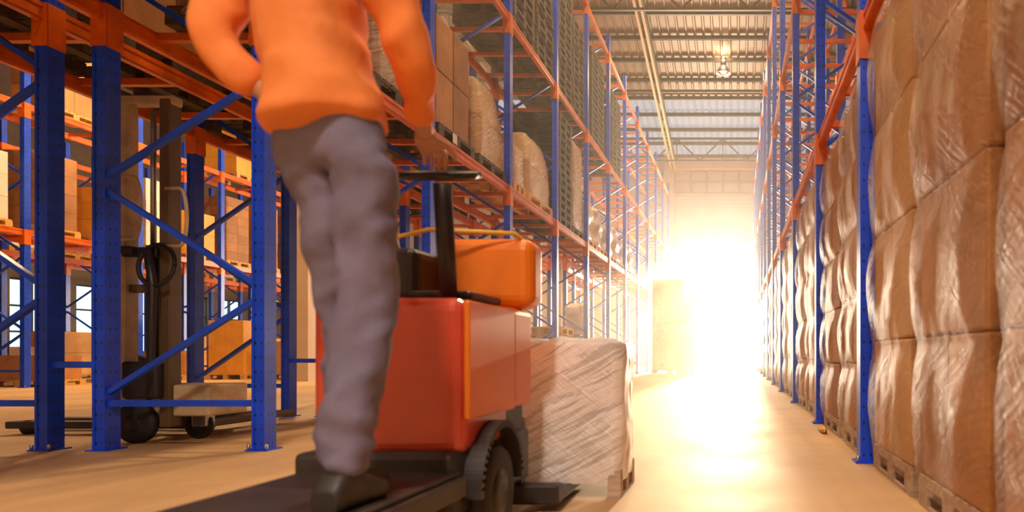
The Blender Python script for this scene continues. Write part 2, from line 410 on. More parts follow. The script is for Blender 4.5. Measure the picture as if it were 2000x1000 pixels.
rack_row('blue and orange pallet rack lining the right of the aisle over the wrapped cartons', .76, YR, (2.80, 5.62, 8.45), side=1, bars=3)
rack_row('blue rack row back to back behind the right aisle rack', 2.25, YR, (2.80, 5.62, 8.45), side=1, bars=2)

# ------------------------------------------------------------------ pallets
def pallet_parts(m_deck, m_block, wx, wy, h=.14):
    n = max(5, int(wy/.16))
    for i in range(n):
        y = -wy/2 + wy*(i+.5)/n; m_deck.box(-wx/2, wx/2, y-wy/n*.4, y+wy/n*.4, h-.022, h)
    for x in (-wx/2+.05, 0, wx/2-.05):
        m_deck.box(x-.05, x+.05, -wy/2, wy/2, h-.044, h-.022)
        m_block.box(x-.05, x+.05, -wy/2, wy/2, 0, .018)
        for y in (-wy/2+.07, 0, wy/2-.07): m_block.box(x-.05, x+.05, y-.07, y+.07, .018, h-.044)
def pallet(x0, x1, y0, y1, z, mt, label, group=None, parts=True, h=.14):
    wx, wy = x1-x0, y1-y0; c = ((x0+x1)/2, (y0+y1)/2, z)
    if parts:
        p = empty('wooden_pallet', c, label, 'pallet', group); a, b_ = MB(), MB(); pallet_parts(a, b_, wx, wy, h)
        a.build('deck', M[mt], p); b_.bm.free()
        for x in (-wx/2+.05, 0, wx/2-.05):
            MB().box(x-.05, x+.05, -wy/2, wy/2, 0, .018).build('bottom_board', M[mt], p)
            for y in (-wy/2+.07, 0, wy/2-.07): MB().box(x-.05, x+.05, y-.07, y+.07, .018, h-.044).build('block', M[mt], p)
        return p
    a = MB(); pallet_parts(a, a, wx, wy, h); o = a.build('wooden_pallet', M[mt], loc=c); return tag(o, label, 'pallet', group)

# ------------------------------------------------------------------ wrapped loads
def film_shell(wx, wy, z0, z1, tiers, bulge, seed, nu=96, nv=56, cols=1, top=True):
    m = MB(); per = 2*(wx+wy)
    def pt(u, v):
        s = u*per; r = .05
        # walk round the rectangle starting at (-wx/2,-wy/2)
        if s < wx: x, y, nx, ny, t = -wx/2+s, -wy/2, 0, -1, s/wx
        elif s < wx+wy: x, y, nx, ny, t = wx/2, -wy/2+(s-wx), 1, 0, (s-wx)/wy
        elif s < 2*wx+wy: x, y, nx, ny, t = wx/2-(s-wx-wy), wy/2, 0, 1, (s-wx-wy)/wx
        else: x, y, nx, ny, t = -wx/2, wy/2-(s-2*wx-wy), -1, 0, (s-2*wx-wy)/wy
        z = z0 + (z1-z0)*v
        b = bulge*(abs(math.sin(PI*tiers*v))**.5 - .5)*(.35+.65*abs(math.sin(PI*cols*t))**.5)
        n = noise.noise(Vector((x*3+seed, y*3, z*3)))*.018 + noise.noise(Vector((x*14, y*14+seed, z*8)))*.006
        o = .012 + max(b, -.01) + n
        cx = 1 - .06*(max(abs(x)/(wx/2), 0)*max(abs(y)/(wy/2), 0))**8
        return Vector(((x+nx*o)*cx, (y+ny*o)*cx, z))
    V = m.grid(nu, nv, pt, wrap=True, uvf=lambda u, v: (u*per, v*(z1-z0)))
    if top:
        prev = V[-1]
        for sc_, dz in ((.9, .015), (.6, .02), (.25, .012)):
            ring = []
            for i, v in enumerate(V[-1]):
                ring.append(m.bm.verts.new((v.co.x*sc_, v.co.y*sc_, v.co.z+dz+noise.noise(v.co*9+Vector((seed, sc_, 0)))*.02)))
            for i in range(nu): m.face([prev[i], prev[(i+1) % nu], ring[(i+1) % nu], ring[i]], [(0, 0), (.1, 0), (.1, .1), (0, .1)], smooth=True)
            prev = ring
        m.face(prev)
    return m
def wrapped_load(x0, x1, y0, y1, z0, z1, label, tiers=5, nx=2, ny=2, card='card', film='film', group=None, bulge=.03, res=1.0, name='wrapped_load', cat='wrapped cartons', rz=0, jit=.006, corner=False):
    wx, wy = x1-x0, y1-y0
    o = empty(name, ((x0+x1)/2, (y0+y1)/2, z0), label, cat, group, rz); h = (z1-z0)/tiers; sd = random.random()*50
    ins = .022
    for t in range(tiers):
        for i in range(nx):
            for j in range(ny):
                a = -wx/2+ins + (wx-2*ins)*i/nx; b_ = a + (wx-2*ins)/nx
                c = -wy/2+ins + (wy-2*ins)*j/ny; d = c + (wy-2*ins)/ny
                q = [random.uniform(.002, .002+jit) for _ in range(4)]
                cm = M[card] if random.random() < .72 else M['card_dark' if card == 'card' else card]
                MB().box(a+q[0], b_-q[1], c+q[2], d-q[3], t*h+.003, (t+1)*h-.003).build('carton', cm, o, .012 if res > .5 else 0, seg=2)
    if film:
        film_shell(wx, wy, -.06 if z0 > .1 else .0, z1-z0, tiers, bulge, sd, int(96*res)//4*4, int(60*res), cols=ny).build('stretch_film', M[film], o)
    return o

RX0, RX1 = .80, 1.80
def right_load(y0, y1, i, desc, top, res, tiers=5):
    pallet(RX0+.02, RX1, y0+.02, y1-.02, 0, 'palewood', 'pallet under ' + desc, 'pallets under the right hand loads', parts=res > .6)
    wrapped_load(RX0, RX1, y0, y1, .14, top, desc, tiers=tiers, nx=2, ny=2, group='film wrapped carton stacks on the right', bulge=.06 if res > .5 else .045, res=res,
                 card='card' if i % 3 else 'card_pale')
nearl = [(1.22, 2.26, 'huge film wrapped carton stack cut by the right picture edge'),
         (2.36, 3.28, 'tall wrapped carton stack with loose diagonal film folds, second in on the right'),
         (3.38, 4.36, 'tall wrapped carton stack just in front of the nearest right blue post'),
         (4.68, 5.62, 'shiny wrapped carton stack just behind the nearest right blue post'),
         (5.78, 6.84, 'wrapped carton stack with torn yellow paper at its foot, before second right post'),
         (7.20, 8.36, 'wrapped carton stack right behind the second right post'),
         (8.50, 9.68, 'wrapped carton stack before the third right post')]
for i, (a, b_, d) in enumerate(nearl): right_load(a, b_, i+1, d, (2.60, 2.60, 2.60, 2.5, 2.42, 2.5, 2.5)[i], 1.0 if i < 5 else .7, tiers=4 if i < 3 else 5)
k = 8; nth = ['first', 'second', 'third', 'fourth', 'fifth', 'sixth', 'seventh', 'eighth', 'ninth']
for bi in range(3, len(YR)-1):
    a, b_ = YR[bi], YR[bi+1]; mid = (a+b_)/2
    right_load(a+.15, mid-.06, k, 'right wrapped stack, near side of %s bay past the third post' % nth[bi-3], 2.5, .4); k += 1
    right_load(mid+.06, b_-.15, k, 'right wrapped stack, far side of %s bay past the third post' % nth[bi-3], 2.5 - .1*(bi % 2), .4); k += 1
# torn paper at a pallet foot
def crumple(x, y, z, sx, sy, sz, label, mt):
    m = MB()
    def pt(u, v):
        a = u*2*PI; b = (v-.5)*PI; p = Vector((math.cos(a)*math.cos(b), math.sin(a)*math.cos(b), math.sin(b)))
        n = 1 + .5*noise.noise(p*2.3+Vector((x, y, 0)))
        q = Vector((p.x*sx, p.y*sy, p.z*sz))*n; q.z = max(q.z, -sz*.8); return q + Vector((x, y, z+sz*.8))
    m.grid(20, 12, pt, wrap=True); o = m.build('crumpled_paper', mt); return tag(o, label, 'packing paper')
crumple(.735, 6.2, 0, .03, .16, .03, 'crumpled yellow packing paper on the floor at the foot of the right stack', M['yellowwood'])

# ------------------------------------------------------------------ loads on the left aisle rack
X0, X1 = -4.25, -3.33
Z1 = LV[0]; Z2 = LV[1]
def left_load(y0, y1, h, desc, pm='darkwood', x0=X0, x1=X1, base=Z1, tiers=3, card='card_pale', film='film_heavy', bulge=.02, nx=1, ny=2, res=.8, tilt=0, grp='wrapped loads on the left rack'):
    pallet(x0, x1, y0, y1, base, pm, ('dark' if pm == 'darkwood' else 'yellow') + ' pallet under ' + desc, 'pallets on the left rack', h=.15)
    o = wrapped_load(x0+.03, x1-.03, y0+.03, y1-.03, base+.15, base+.15+h, desc, tiers=tiers, nx=nx, ny=ny, card=card, film=film, bulge=bulge, res=res, group=grp)
    if tilt:   # crowned, narrowing top
        for ch in o.children:
            for v in ch.data.vertices:
                t = max(0, v.co.z/h - .55)/.45; v.co.x *= 1-.22*t*tilt; v.co.y *= 1-.25*t*tilt
    return o
left_load(5.35, 6.45, 1.3, 'tan carton load right above the driver', tiers=2, card='card')
left_load(6.6, 7.6, 1.45, 'tall tan carton load at the top edge beside the second left post', tiers=2, card='card')
left_load(8.05, 9.15, 1.25, 'plain tan carton stack on the first shelf behind the driver', tiers=2, card='card', film=None)
left_load(9.30, 10.38, 1.05, 'bulky wrapped load with sloping shoulders before the sharp left post', tiers=2, tilt=1)
left_load(10.75, 11.35, .55, 'low wrapped parcel tucked between the two bulky wrapped loads', pm='yellowwood', tiers=1)
left_load(11.50, 13.0, 1.0, 'rounded wrapped tan load on yellow and dark pallets', pm='yellowwood', tiers=2, tilt=1)
for i, (y0, y1, h, w_) in enumerate([(2.6, 3.7, 1.4, 'over the top left corner'), (3.85, 4.9, 1.3, 'before the bolted near post')]):
    left_load(y0, y1, h, 'carton load added to shade the near shelf ' + w_, tiers=2, card='card', res=.4, film=None)  # loads added over the near decks to block light from above
for i in range(8):
    k_, half = i//2, i % 2; y0 = YA[k_] + (.13 if not half else 1.40); wh = 'in the ' + ['nearest', 'second', 'third', 'fourth'][k_] + ' bay, ' + ('near', 'far')[half] + ' side'
    pallet(-5.85, -4.88, y0, y0+1.18, Z1, 'darkwood', 'dark pallet on the second rack row ' + wh, 'pallets on the second rack row', parts=False)
    wrapped_load(-5.83, -4.90, y0+.02, y0+1.16, Z1+.14, Z1+1.3+.25*(i % 3), 'carton load added to shade the second rack row ' + wh, tiers=3, nx=1, ny=2, card='card', film=None, res=.3, group='cartons on the second rack row')  # loads added along the second row to keep the near left dark
_p = MB().box(-3.328, -3.322, 9.05-.62, 9.05-.50, Z1+.025, Z1+.14).build('paper_notice', M['paper']); tag(_p, 'small white paper notice stuck on the dark pallet edge at the left shelf', 'notice')
def pallet_stack(x0, x1, y0, y1, z, n, where, mt='darkwood'):
    m = MB(); pallet_parts(m, m, x1-x0, y1-y0, .15)
    for i in range(n):
        lab = '%s pallet %s of the empty %s stack %s' % ('dark' if mt == 'darkwood' else 'yellow', 'topmost' if i == n-1 else ORD[n-1-i] + ' from the top', 'pallet', where)
        if i == 0: o = first = m.build('wooden_pallet', M[mt])
        else: o = first.copy(); C.objects.link(o)
        o.location = ((x0+x1)/2+random.uniform(-.012, .012), (y0+y1)/2+random.uniform(-.015, .015), z+i*.15)
        tag(o, lab, 'pallet', 'empty pallets stacked ' + where)
pallet_stack(X0, X1, 13.5, 14.5, Z1, 14, 'on the first shelf')
pallet_stack(X0, X1, 10.75, 11.85, Z2, 14, 'nearest on the second shelf')
pallet_stack(X0, X1, 12.0, 13.05, Z2, 15, 'next on the second shelf')
pallet_stack(X0, X1, 13.45, 14.55, Z2, 15, 'third along the second shelf')
pallet_stack(X0, X1, 14.65, 15.7, Z2, 13, 'fourth along the second shelf')
pallet_stack(X0, X1, 16.5, 18.0, Z2, 14, 'fifth along the second shelf')
pallet_stack(X0, X1, 19.2, 20.6, Z2, 14, 'last on the second shelf')
pallet_stack(X0, X1, 8.0, 9.2, Z2, 9, 'at the top picture edge', 'darkwood')
left_load(14.6, 15.65, 1.75, 'tall slim wrapped load behind the pallet stack on the first shelf', tiers=4, card='card', res=.4)
# bulky white wrapped bags
def bag(x, y, z, rx, ry, h, label, seed, grp='white wrapped bulky loads'):
    m = MB()
    def pt(u, v):
        a = u*2*PI; c, s_ = math.cos(a), math.sin(a)
        k = .45; q = (abs(c)**k*math.copysign(1, c), abs(s_)**k*math.copysign(1, s_))
        r = 1 if v < .75 else math.cos((v-.75)/.25*PI/2)**.6
        n = 1 + .12*noise.noise(Vector((c*1.5+seed, s_*1.5, v*4))) + .05*noise.noise(Vector((c*5+seed, s_*5, v*11)))
        r *= (.93 + .07*math.sin(v*PI*5))
        return Vector((x+q[0]*rx*r*n*.85, y+q[1]*ry*r*n*.85, z+v*h))
    m.grid(48, 34, pt, wrap=True); return tag(m.build('wrapped_bag', M['white_wrap']), label, 'wrapped bag', grp)
for i, (y, h, d) in enumerate([(16.65, 1.35, 'nearest'), (17.95, 1.1, 'second'), (19.4, 1.3, 'third'), (20.65, 1.1, 'fourth'), (22.1, 1.2, 'fifth'), (23.3, 1.0, 'last')]):
    pallet(X0, X1, y-.52, y+.52, Z1, 'yellowwood', 'yellow pallet under the %s white wrapped bulky load on the shelf' % d, 'pallets on the left rack', parts=False)
    bag((X0+X1)/2, y, Z1+.14, .46, .52, h, '%s white wrapped bulky load in line along the first shelf' % d, i*7)
# on the floor under the left rack
pallet_stack(-4.3, -3.45, 14.1, 15.2, 0, 8, 'below the left rack', 'yellowwood')
bag(-3.85, 17.0, 0, .42, .5, 1.15, 'white shrouded bulky sack on the floor below the left rack', 40)
bag(-3.8, 17.0, 1.12, .3, .34, .75, 'smaller white sack resting on top of the shrouded sack below the left rack', 55)

# ------------------------------------------------------------------ carton towers at the end of the aisle
pallet(-2.84, -1.72, 23.9, 25.0, 0, 'palewood', 'pallet under the four tier carton tower near the door', None)
wrapped_load(-2.84, -1.72, 23.9, 25.0, .14, 1.7, 'lower half of the pale wrapped carton tower near the door', tiers=6, nx=3, ny=2, card='card_white', film='film', res=.5)  # paleness from the door haze is put into the tower's carton colour
wrapped_load(-2.84, -1.72, 23.9, 25.0, 1.7, 3.12, 'upper half of the pale wrapped carton tower near the door', tiers=5, nx=3, ny=2, card='card_white', film='film', res=.5)  # same haze-pale carton colour as the lower half
pallet(-2.2, -1.2, 26.2, 27.2, 0, 'palewood', 'pallet under the lower crate behind the carton tower', None)
wrapped_load(-2.2, -1.2, 26.2, 27.2, .14, 1.45, 'lower white wrapped crate behind the carton tower', tiers=2, nx=1, ny=1, card='card_white', res=.4)
pallet(-2.2, -1.2, 26.2, 27.2, 1.45, 'darkwood', 'pallet between the two white crates behind the carton tower', None)
wrapped_load(-2.2, -1.2, 26.2, 27.2, 1.59, 2.8, 'upper white wrapped crate behind the carton tower', tiers=2, nx=1, ny=1, card='card_white', res=.4)

# ------------------------------------------------------------------ goods in the far left rows
def plain_load(x0, x1, y0, y1, z, h, desc, card, tiers=3, pm='yellowwood', grp='cartons in the distant left rack', film=None, pn=None):
    pallet(x0, x1, y0, y1, z, pm, 'pallet under ' + desc, 'pallets in the distant left rack', parts=False)
    return wrapped_load(x0+.02, x1-.02, y0+.02, y1-.02, z+.14, z+.14+h, desc, tiers=tiers, nx=2, ny=2, card=card, film=film, res=.4, group=grp)
CX0, CX1 = -15.0, -14.02
rows = [(12.15, 1.35, 'white carton load at the left picture edge on the distant shelf', 'card_white', 3),
        (13.45, 1.3, 'pale carton load beside the purple distant post', 'card_white', 3),
        (14.9, 1.5, 'tan carton load with yellow pallets on the distant shelf', 'card', 4),
        (16.2, 1.05, 'yellow carton load low on the distant shelf', 'card_yellow', 3),
        (17.6, 1.6, 'white carton load seen behind the stacker handle', 'card_white', 3),
        (18.95, 1.1, 'yellow carton load seen behind the stacker mast', 'card_yellow', 2),
        (20.3, 1.75, 'tall many box load on the distant shelf left of the blue post', 'card', 7),
        (21.6, 1.8, 'tall many box load on the distant shelf right beside the blue post', 'card', 7),
        (23.0, 1.75, 'tall brown box load far along the distant shelf', 'card', 6),
        (25.6, 1.6, 'farthest brown box load along the distant shelf', 'card', 5)]
for y, h, d, cm, t in rows: plain_load(CX0, CX1, y-.5, y+.5, LV[0], h, d, cm, t, film='film' if cm == 'card' else None)
for y, h, d, cm, t in [(12.6, 1.2, 'dim carton load high on the distant rack at the left edge', 'card', 3), (15.3, 1.4, 'dim carton load high on the distant rack', 'card', 3), (20.7, 1.3, 'dim carton load high on the distant rack behind the blue post', 'card_yellow', 3)]:
    plain_load(CX0, CX1, y-.5, y+.5, LV[1], h, d, cm, t)
for k_, (y0, cm) in enumerate([(10.5, 'card'), (11.95, 'card_white'), (13.2, 'card_yellow'), (14.65, 'card'), (17.35, 'card_white'), (18.6, 'card'), (20.05, 'card_yellow'), (22.75, 'card'), (24.0, 'card_white'), (26.7, 'card')]):
    wh = 'in the farthest rack row, %s from the camera' % ORD[k_].replace('topmost', 'first')
    plain_load(-18.2, -17.22, y0-.3, y0+.75, LV[0], 1.2 + .4*(k_ % 2), 'blurred carton load ' + wh, cm, 3, grp='cartons in the farthest rack row')
    plain_load(-18.2, -17.22, y0-.3, y0+.75, 0, .7 + .4*(k_ % 2), 'blurred floor load ' + wh, 'card_yellow' if cm == 'card' else 'card', 2, grp='floor loads below the farthest rack row')
for x0, y, h, d, cm, t in [(-14.95, 18.2, .6, 'brown cartons with yellow edge on the floor across the bay', 'card', 1), (-13.8, 19.2, 1.4, 'big yellow carton on a pallet on the floor across the bay', 'card_yellow', 1), (-12.6, 19.3, .85, 'tan carton stack right of the yellow carton across the bay', 'card_pale', 2),
                        (-15.0, 15.0, .5, 'small tan cartons on the floor behind the spacer bar', 'card', 1)]:
    plain_load(x0, x0+1.0, y-.5, y+.5, 0, h, d, cm, t, grp='cartons on the floor across the bay')
pallet_stack(-13.0, -12.0, 21.0, 22.1, 0, 7, 'across the bay', 'yellowwood')
for i, (y, h) in enumerate([(19.6, 3.6), (21.0, 3.7)]):
    plain_load(-11.35, -10.4, y-.5, y+.5, 0, h, '%s tall box tower beside the cream column' % ('nearer', 'farther')[i], 'card', 9, grp='box towers by the column')

# ------------------------------------------------------------------ manual stacker (behind the left rack frame)
st = empty('hand_stacker', (-4.2, 5.6, 0), 'worn cream hand stacker with tall mast parked behind the near blue rack frame', 'hand stacker'); st.location = (0, 0, 0)
sy = 5.50
def sx(px, y=sy): return (px-1440)/F*y
def sz(pyy, y=sy): return H + (690-pyy)/F*y
xa, xb = sx(248), sx(333)
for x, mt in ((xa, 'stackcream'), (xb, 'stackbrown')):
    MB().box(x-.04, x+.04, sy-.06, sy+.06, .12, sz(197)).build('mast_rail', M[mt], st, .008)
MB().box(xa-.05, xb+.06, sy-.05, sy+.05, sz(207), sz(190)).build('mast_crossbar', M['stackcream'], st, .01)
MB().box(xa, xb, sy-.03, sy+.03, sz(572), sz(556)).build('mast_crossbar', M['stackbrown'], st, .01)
MB().tube([((xa+xb)/2+.02, sy+.02, .3), ((xa+xb)/2+.02, sy+.02, sz(480))], .045, 16).build('lift_cylinder', M['black'], st)
MB().tube([((xa+xb)/2+.02, sy+.02, sz(480)), ((xa+xb)/2+.02, sy+.02, sz(215))], .02, 12).build('lift_rod', M['steel'], st)
MB().box(xa+.04, xb-.03, sy-.10, sy-.06, sz(505), sz(486)).box(xa+.05, xa+.16, sy-.16, sy-.08, sz(500), sz(486)).build('valve_block', M['black'], st, .01)
def loop(cx, cz, wx, wz, y):
    pts = [(cx-wx, y, cz+wz)]
    for k in range(13):
        a = PI/2 - PI*k/12; pts.append((cx + wx*.35 + wx*.65*math.cos(a), y, cz + wz*math.sin(a)*(1 if True else 1)))
    pts.append((cx-wx, y, cz-wz)); return pts
MB().tube(loop(sx(278), sz(412), .09, sz(352)-sz(412), sy-.12), .013, 8).build('push_handle', M['stackcream'], st)
MB().tube(loop(sx(368), sz(430), .08, sz(375)-sz(430), sy-.12), .013, 8).build('push_handle', M['stackcream'], st)
pts = [(sx(335)+.135*math.cos(a), sy-.14+.02*math.sin(a), sz(522)+.155*math.sin(a)) for a in [2*PI*k/28 for k in range(29)]]
MB().tube(pts, .016, 8).build('hose_coil', M['rubber'], st)
MB().tube([(sx(315), sy-.13, sz(490)), (sx(330), sy-.15, sz(560)), (sx(322), sy-.13, sz(700)), (sx(315), sy-.1, .35)], .03, 10).build('steering_column', M['black'], st)
rbox('base_housing', M['stackcream'], st, (xa-.02, sx(412), sy-.02, sy+.42, .20, .44), .02)
MB().box(xa+.06, xb, sy-.13, sy-.02, .34, .62).build('pump_housing', M['black'], st, .02)
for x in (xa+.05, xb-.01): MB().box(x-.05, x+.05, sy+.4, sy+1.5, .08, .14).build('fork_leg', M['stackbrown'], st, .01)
def wheel(name, c, r, wd, parent, hub='steel'):
    w_ = MB().lathe([(r*.55, -wd/2), (r*.9, -wd/2), (r, -wd*.3), (r, wd*.3), (r*.9, wd/2), (r*.55, wd/2)], c, 'x', 36).build(name, M['rubber'], parent)
    MB().lathe([(r*.2, -wd*.56), (r*.5, -wd*.52), (r*.5, wd*.52), (r*.2, wd*.56)], c, 'x', 24).build('hub', M[hub], w_)
    return w_
# load-side wheel and rear caster are seen nearly side on: axles lie across
def wheel_y(c, r, wd, parent):
    w_ = MB().lathe([(r*.5, -wd/2), (r*.9, -wd/2), (r, -wd*.3), (r, wd*.3), (r*.9, wd/2), (r*.5, wd/2)], c, 'y', 36).build('wheel', M['rubber'], parent)
    MB().lathe([(r*.15, -wd*.6), (r*.42, -wd*.52), (r*.42, wd*.52), (r*.15, wd*.6)], c, 'y', 20).build('hub', M['black'], w_)
wheel_y((sx(278), 5.45, .155), .155, .07, st)
wheel_y((sx(390, 5.75), 5.75, .11), .11, .05, st)
MB().box(sx(390, 5.75)-.03, sx(390, 5.75)+.09, 5.70, 5.80, .1, .22).build('caster_fork', M['steel'], st, .01)
# low pallet jack with forks left of the stacker
pj = empty('pallet_jack', (-5.3, 6.2, 0), 'dark low pallet jack with bent handle standing between the two near left posts', 'pallet jack'); pj.location = (0, 0, 0)
for x in (-5.0, -5.35): MB().box(-6.1, -4.55, 6.0+(x+5.35), 6.14+(x+5.35), .05, .11).build('fork', M['chassis'], pj, .01)
MB().box(-4.72, -4.5, 5.98, 6.5, .08, .34).build('housing', M['chassis'], pj, .03)
MB().tube([(-4.85, 6.1, .1), (-4.86, 6.1, .45), (-4.92, 6.1, .6), (-5.1, 6.1, .64)], .035, 10).build('handle', M['black'], pj)
MB().lathe([(.03, -.06), (.09, -.05), (.09, .05), (.03, .06)], (-4.6, 6.2, .09), 'y', 24).build('wheel', M['rubber'], pj)
MB().lathe([(.02, -.06), (.06, -.05), (.06, .05), (.02, .06)], (-5.95, 6.08, .06), 'y', 20).build('wheel', M['rubber'], pj)

# ------------------------------------------------------------------ ride-on truck carrying a wrapped pallet
tk = empty('ride_on_pallet_truck', (-1.1, 2.6, 0), 'red and orange ride-on pallet truck driving away along the aisle with a wrapped load', 'pallet truck'); tk.location = (0, 0, 0)
MB().box(-1.40, -.90, 2.36, 2.84, .34, .865).build('rear_cover', M['red'], tk, .045, seg=4)
MB().box(-1.385, -.885, 2.85, 3.12, .46, .865).build('battery_cover', M['truckorange'], tk, .03, seg=3)
MB().box(-.901, -.880, 2.37, 2.86, .46, .855).build('side_panel', M['truckorange'], tk, .008, seg=2)
MB().box(-1.42, -.91, 2.3, 3.16, .14, .36).box(-1.39, -.93, 2.84, 3.14, .34, .47).build('chassis', M['chassis'], tk, .02)
MB().box(-1.42, -.87, 1.52, 2.32, .22, .285).box(-1.40, -.89, 1.54, 2.32, .285, .30).build('operator_platform', M['chassis'], tk, .012)
# fender curve over the drive wheel
m_ = MB()
for k in range(26):
    a0, a1 = PI*(k-.2)/26, PI*(k+1.2)/26; r = .225
    m_.bar((-.90, 2.62+r*math.cos(a0), .2+r*math.sin(a0)), (-.90, 2.62+r*math.cos(a1), .2+r*math.sin(a1)), .025, .11, up=(1, 0, 0))
m_.build('wheel_arch', M['chassis'], tk)
wheel('drive_wheel', (-.905, 2.62, .175), .175, .09, tk, 'black')
wheel('drive_wheel', (-1.43, 2.62, .175), .175, .07, tk, 'black')
MB().box(-1.22, -.83, 2.92, 3.10, .865, 1.15).build('console', M['truckorange'], tk, .05, seg=4)
MB().box(-1.36, -1.20, 2.70, 3.05, .865, 1.08).build('control_pod', M['black'], tk, .04, seg=3)
MB().box(-1.16, -.93, 2.52, 2.86, .865, .90).build('seat_pad', M['black'], tk, .02)
MB().tube([(-1.0, 2.50, .86), (-.99, 2.42, 1.25)], .03, 12).build('steering_shaft', M['black'], tk)
pts = [(-.99+.12*math.cos(a), 2.40+.11*math.sin(a), 1.272+.03*math.sin(a)) for a in [2*PI*k/28 for k in range(29)]]
MB().tube(pts, .014, 8).build('steering_wheel', M['black'], tk)
MB().tube([(-1.33, 2.85, 1.06), (-1.33, 2.80, 1.13), (-1.2, 2.80, 1.16), (-.9, 2.92, 1.165), (-.86, 3.02, 1.12)], .009, 8).build('grab_rail', M['yellow'], tk)
for x in (-1.28, -.78): pass
for x in (-1.08, -.82): MB().box(x-.055, x+.055, 3.10, 3.85, .035, .075).build('fork', M['chassis'], tk, .01)
MB().box(-1.15, -.93, 3.10, 3.17, .04, .40).box(-1.15, -.76, 3.06, 3.14, .035, .12).build('fork_carriage', M['chassis'], tk, .01)
LX0, LX1, LY0, LY1 = -1.16, -.545, 3.36, 3.82
a = MB(); pl = empty('wooden_pallet', ((LX0+LX1)/2, (LY0+LY1)/2, 0), 'small pale pallet on the forks of the ride-on truck', 'pallet')
wx, wy = LX1-LX0, LY1-LY0
for i in range(6): yy = -wy/2+wy*(i+.5)/6; a.box(-wx/2, wx/2, yy-.03, yy+.03, .112, .13)
for x in (-wx/2+.03, wx/2-.03, -.02): a.box(x-.03, x+.03, -wy/2, wy/2, .095, .112)
a.build('deck', M['palewood'], pl)
for x in (-wx/2+.03, wx/2-.03, -.02):
    MB().box(x-.03, x+.03, -wy/2, wy/2, 0, .014).build('bottom_board', M['palewood'], pl)
    for yy in (-wy/2+.04, 0, wy/2-.04): MB().box(x-.03, x+.03, yy-.04, yy+.04, .014, .095).build('block', M['palewood'], pl)
wrapped_load(LX0+.005, LX1-.005, LY0+.005, LY1-.005, .13, .73, 'shiny film wrapped load carried on the forks of the ride-on truck', tiers=1, nx=2, ny=1, card='card_white', film='film_white', bulge=.008, res=1)

# ------------------------------------------------------------------ the driver
def skinned(verts, edges, root=0, sub=2):
    me = bpy.data.meshes.new('tmp'); me.from_pydata([v[0] for v in verts], edges, []); o = bpy.data.objects.new('tmp', me); C.objects.link(o)
    sm = o.modifiers.new('s', 'SKIN'); sm.use_smooth_shade = True
    sv = me.skin_vertices[0].data
    for i, v in enumerate(verts):
        r = v[1]; sv[i].radius = r if isinstance(r, tuple) else (r, r); sv[i].use_root = (i == root)
    s2 = o.modifiers.new('d', 'SUBSURF'); s2.levels = sub; s2.render_levels = sub
    dg = bpy.context.evaluated_depsgraph_get(); dg.update()
    r = bpy.data.meshes.new_from_object(o.evaluated_get(dg)); bpy.data.objects.remove(o)
    return r
def chain(defs, links):
    names = list(defs); return [defs[n] for n in names], [(names.index(a), names.index(b)) for a, b in links]
def add_mesh(bm, me): bm.from_mesh(me)
def finish(name, bm, mt, parent, smooth=True):
    me = bpy.data.meshes.new(name); bm.to_mesh(me); bm.free()
    for p in me.polygons: p.use_smooth = smooth
    me.materials.append(mt); o = bpy.data.objects.new(name, me); C.objects.link(o); o.parent = parent; return o
PX, PY, PZ = -1.03, 1.85, .30
def P(x, y, z): return (PX+x, PY+y, PZ+z)
J = {
 'pelvis': P(-.02, .0, .98), 'waist': P(-.04, .0, 1.12), 'chest': P(-.07, .01, 1.30), 'shc': P(-.08, .01, 1.43), 'neck': P(-.08, .015, 1.53), 'headb': P(-.08, .03, 1.60),
 'hipL': P(-.06, .01, .93), 'kneeL': P(-.02, .09, .50), 'ankL': P(.0, .05, .09), 'hipR': P(.06, .0, .93), 'kneeR': P(.07, .02, .50), 'ankR': P(.06, -.09, .09),
 'shL': P(-.23, .01, 1.43), 'elL': P(-.275, -.06, 1.16), 'wrL': P(-.145, -.02, 1.02),
 'shR': P(.10, .01, 1.42), 'elR': P(.155, .10, 1.17), 'wrR': P(.085, .335, 1.035)}
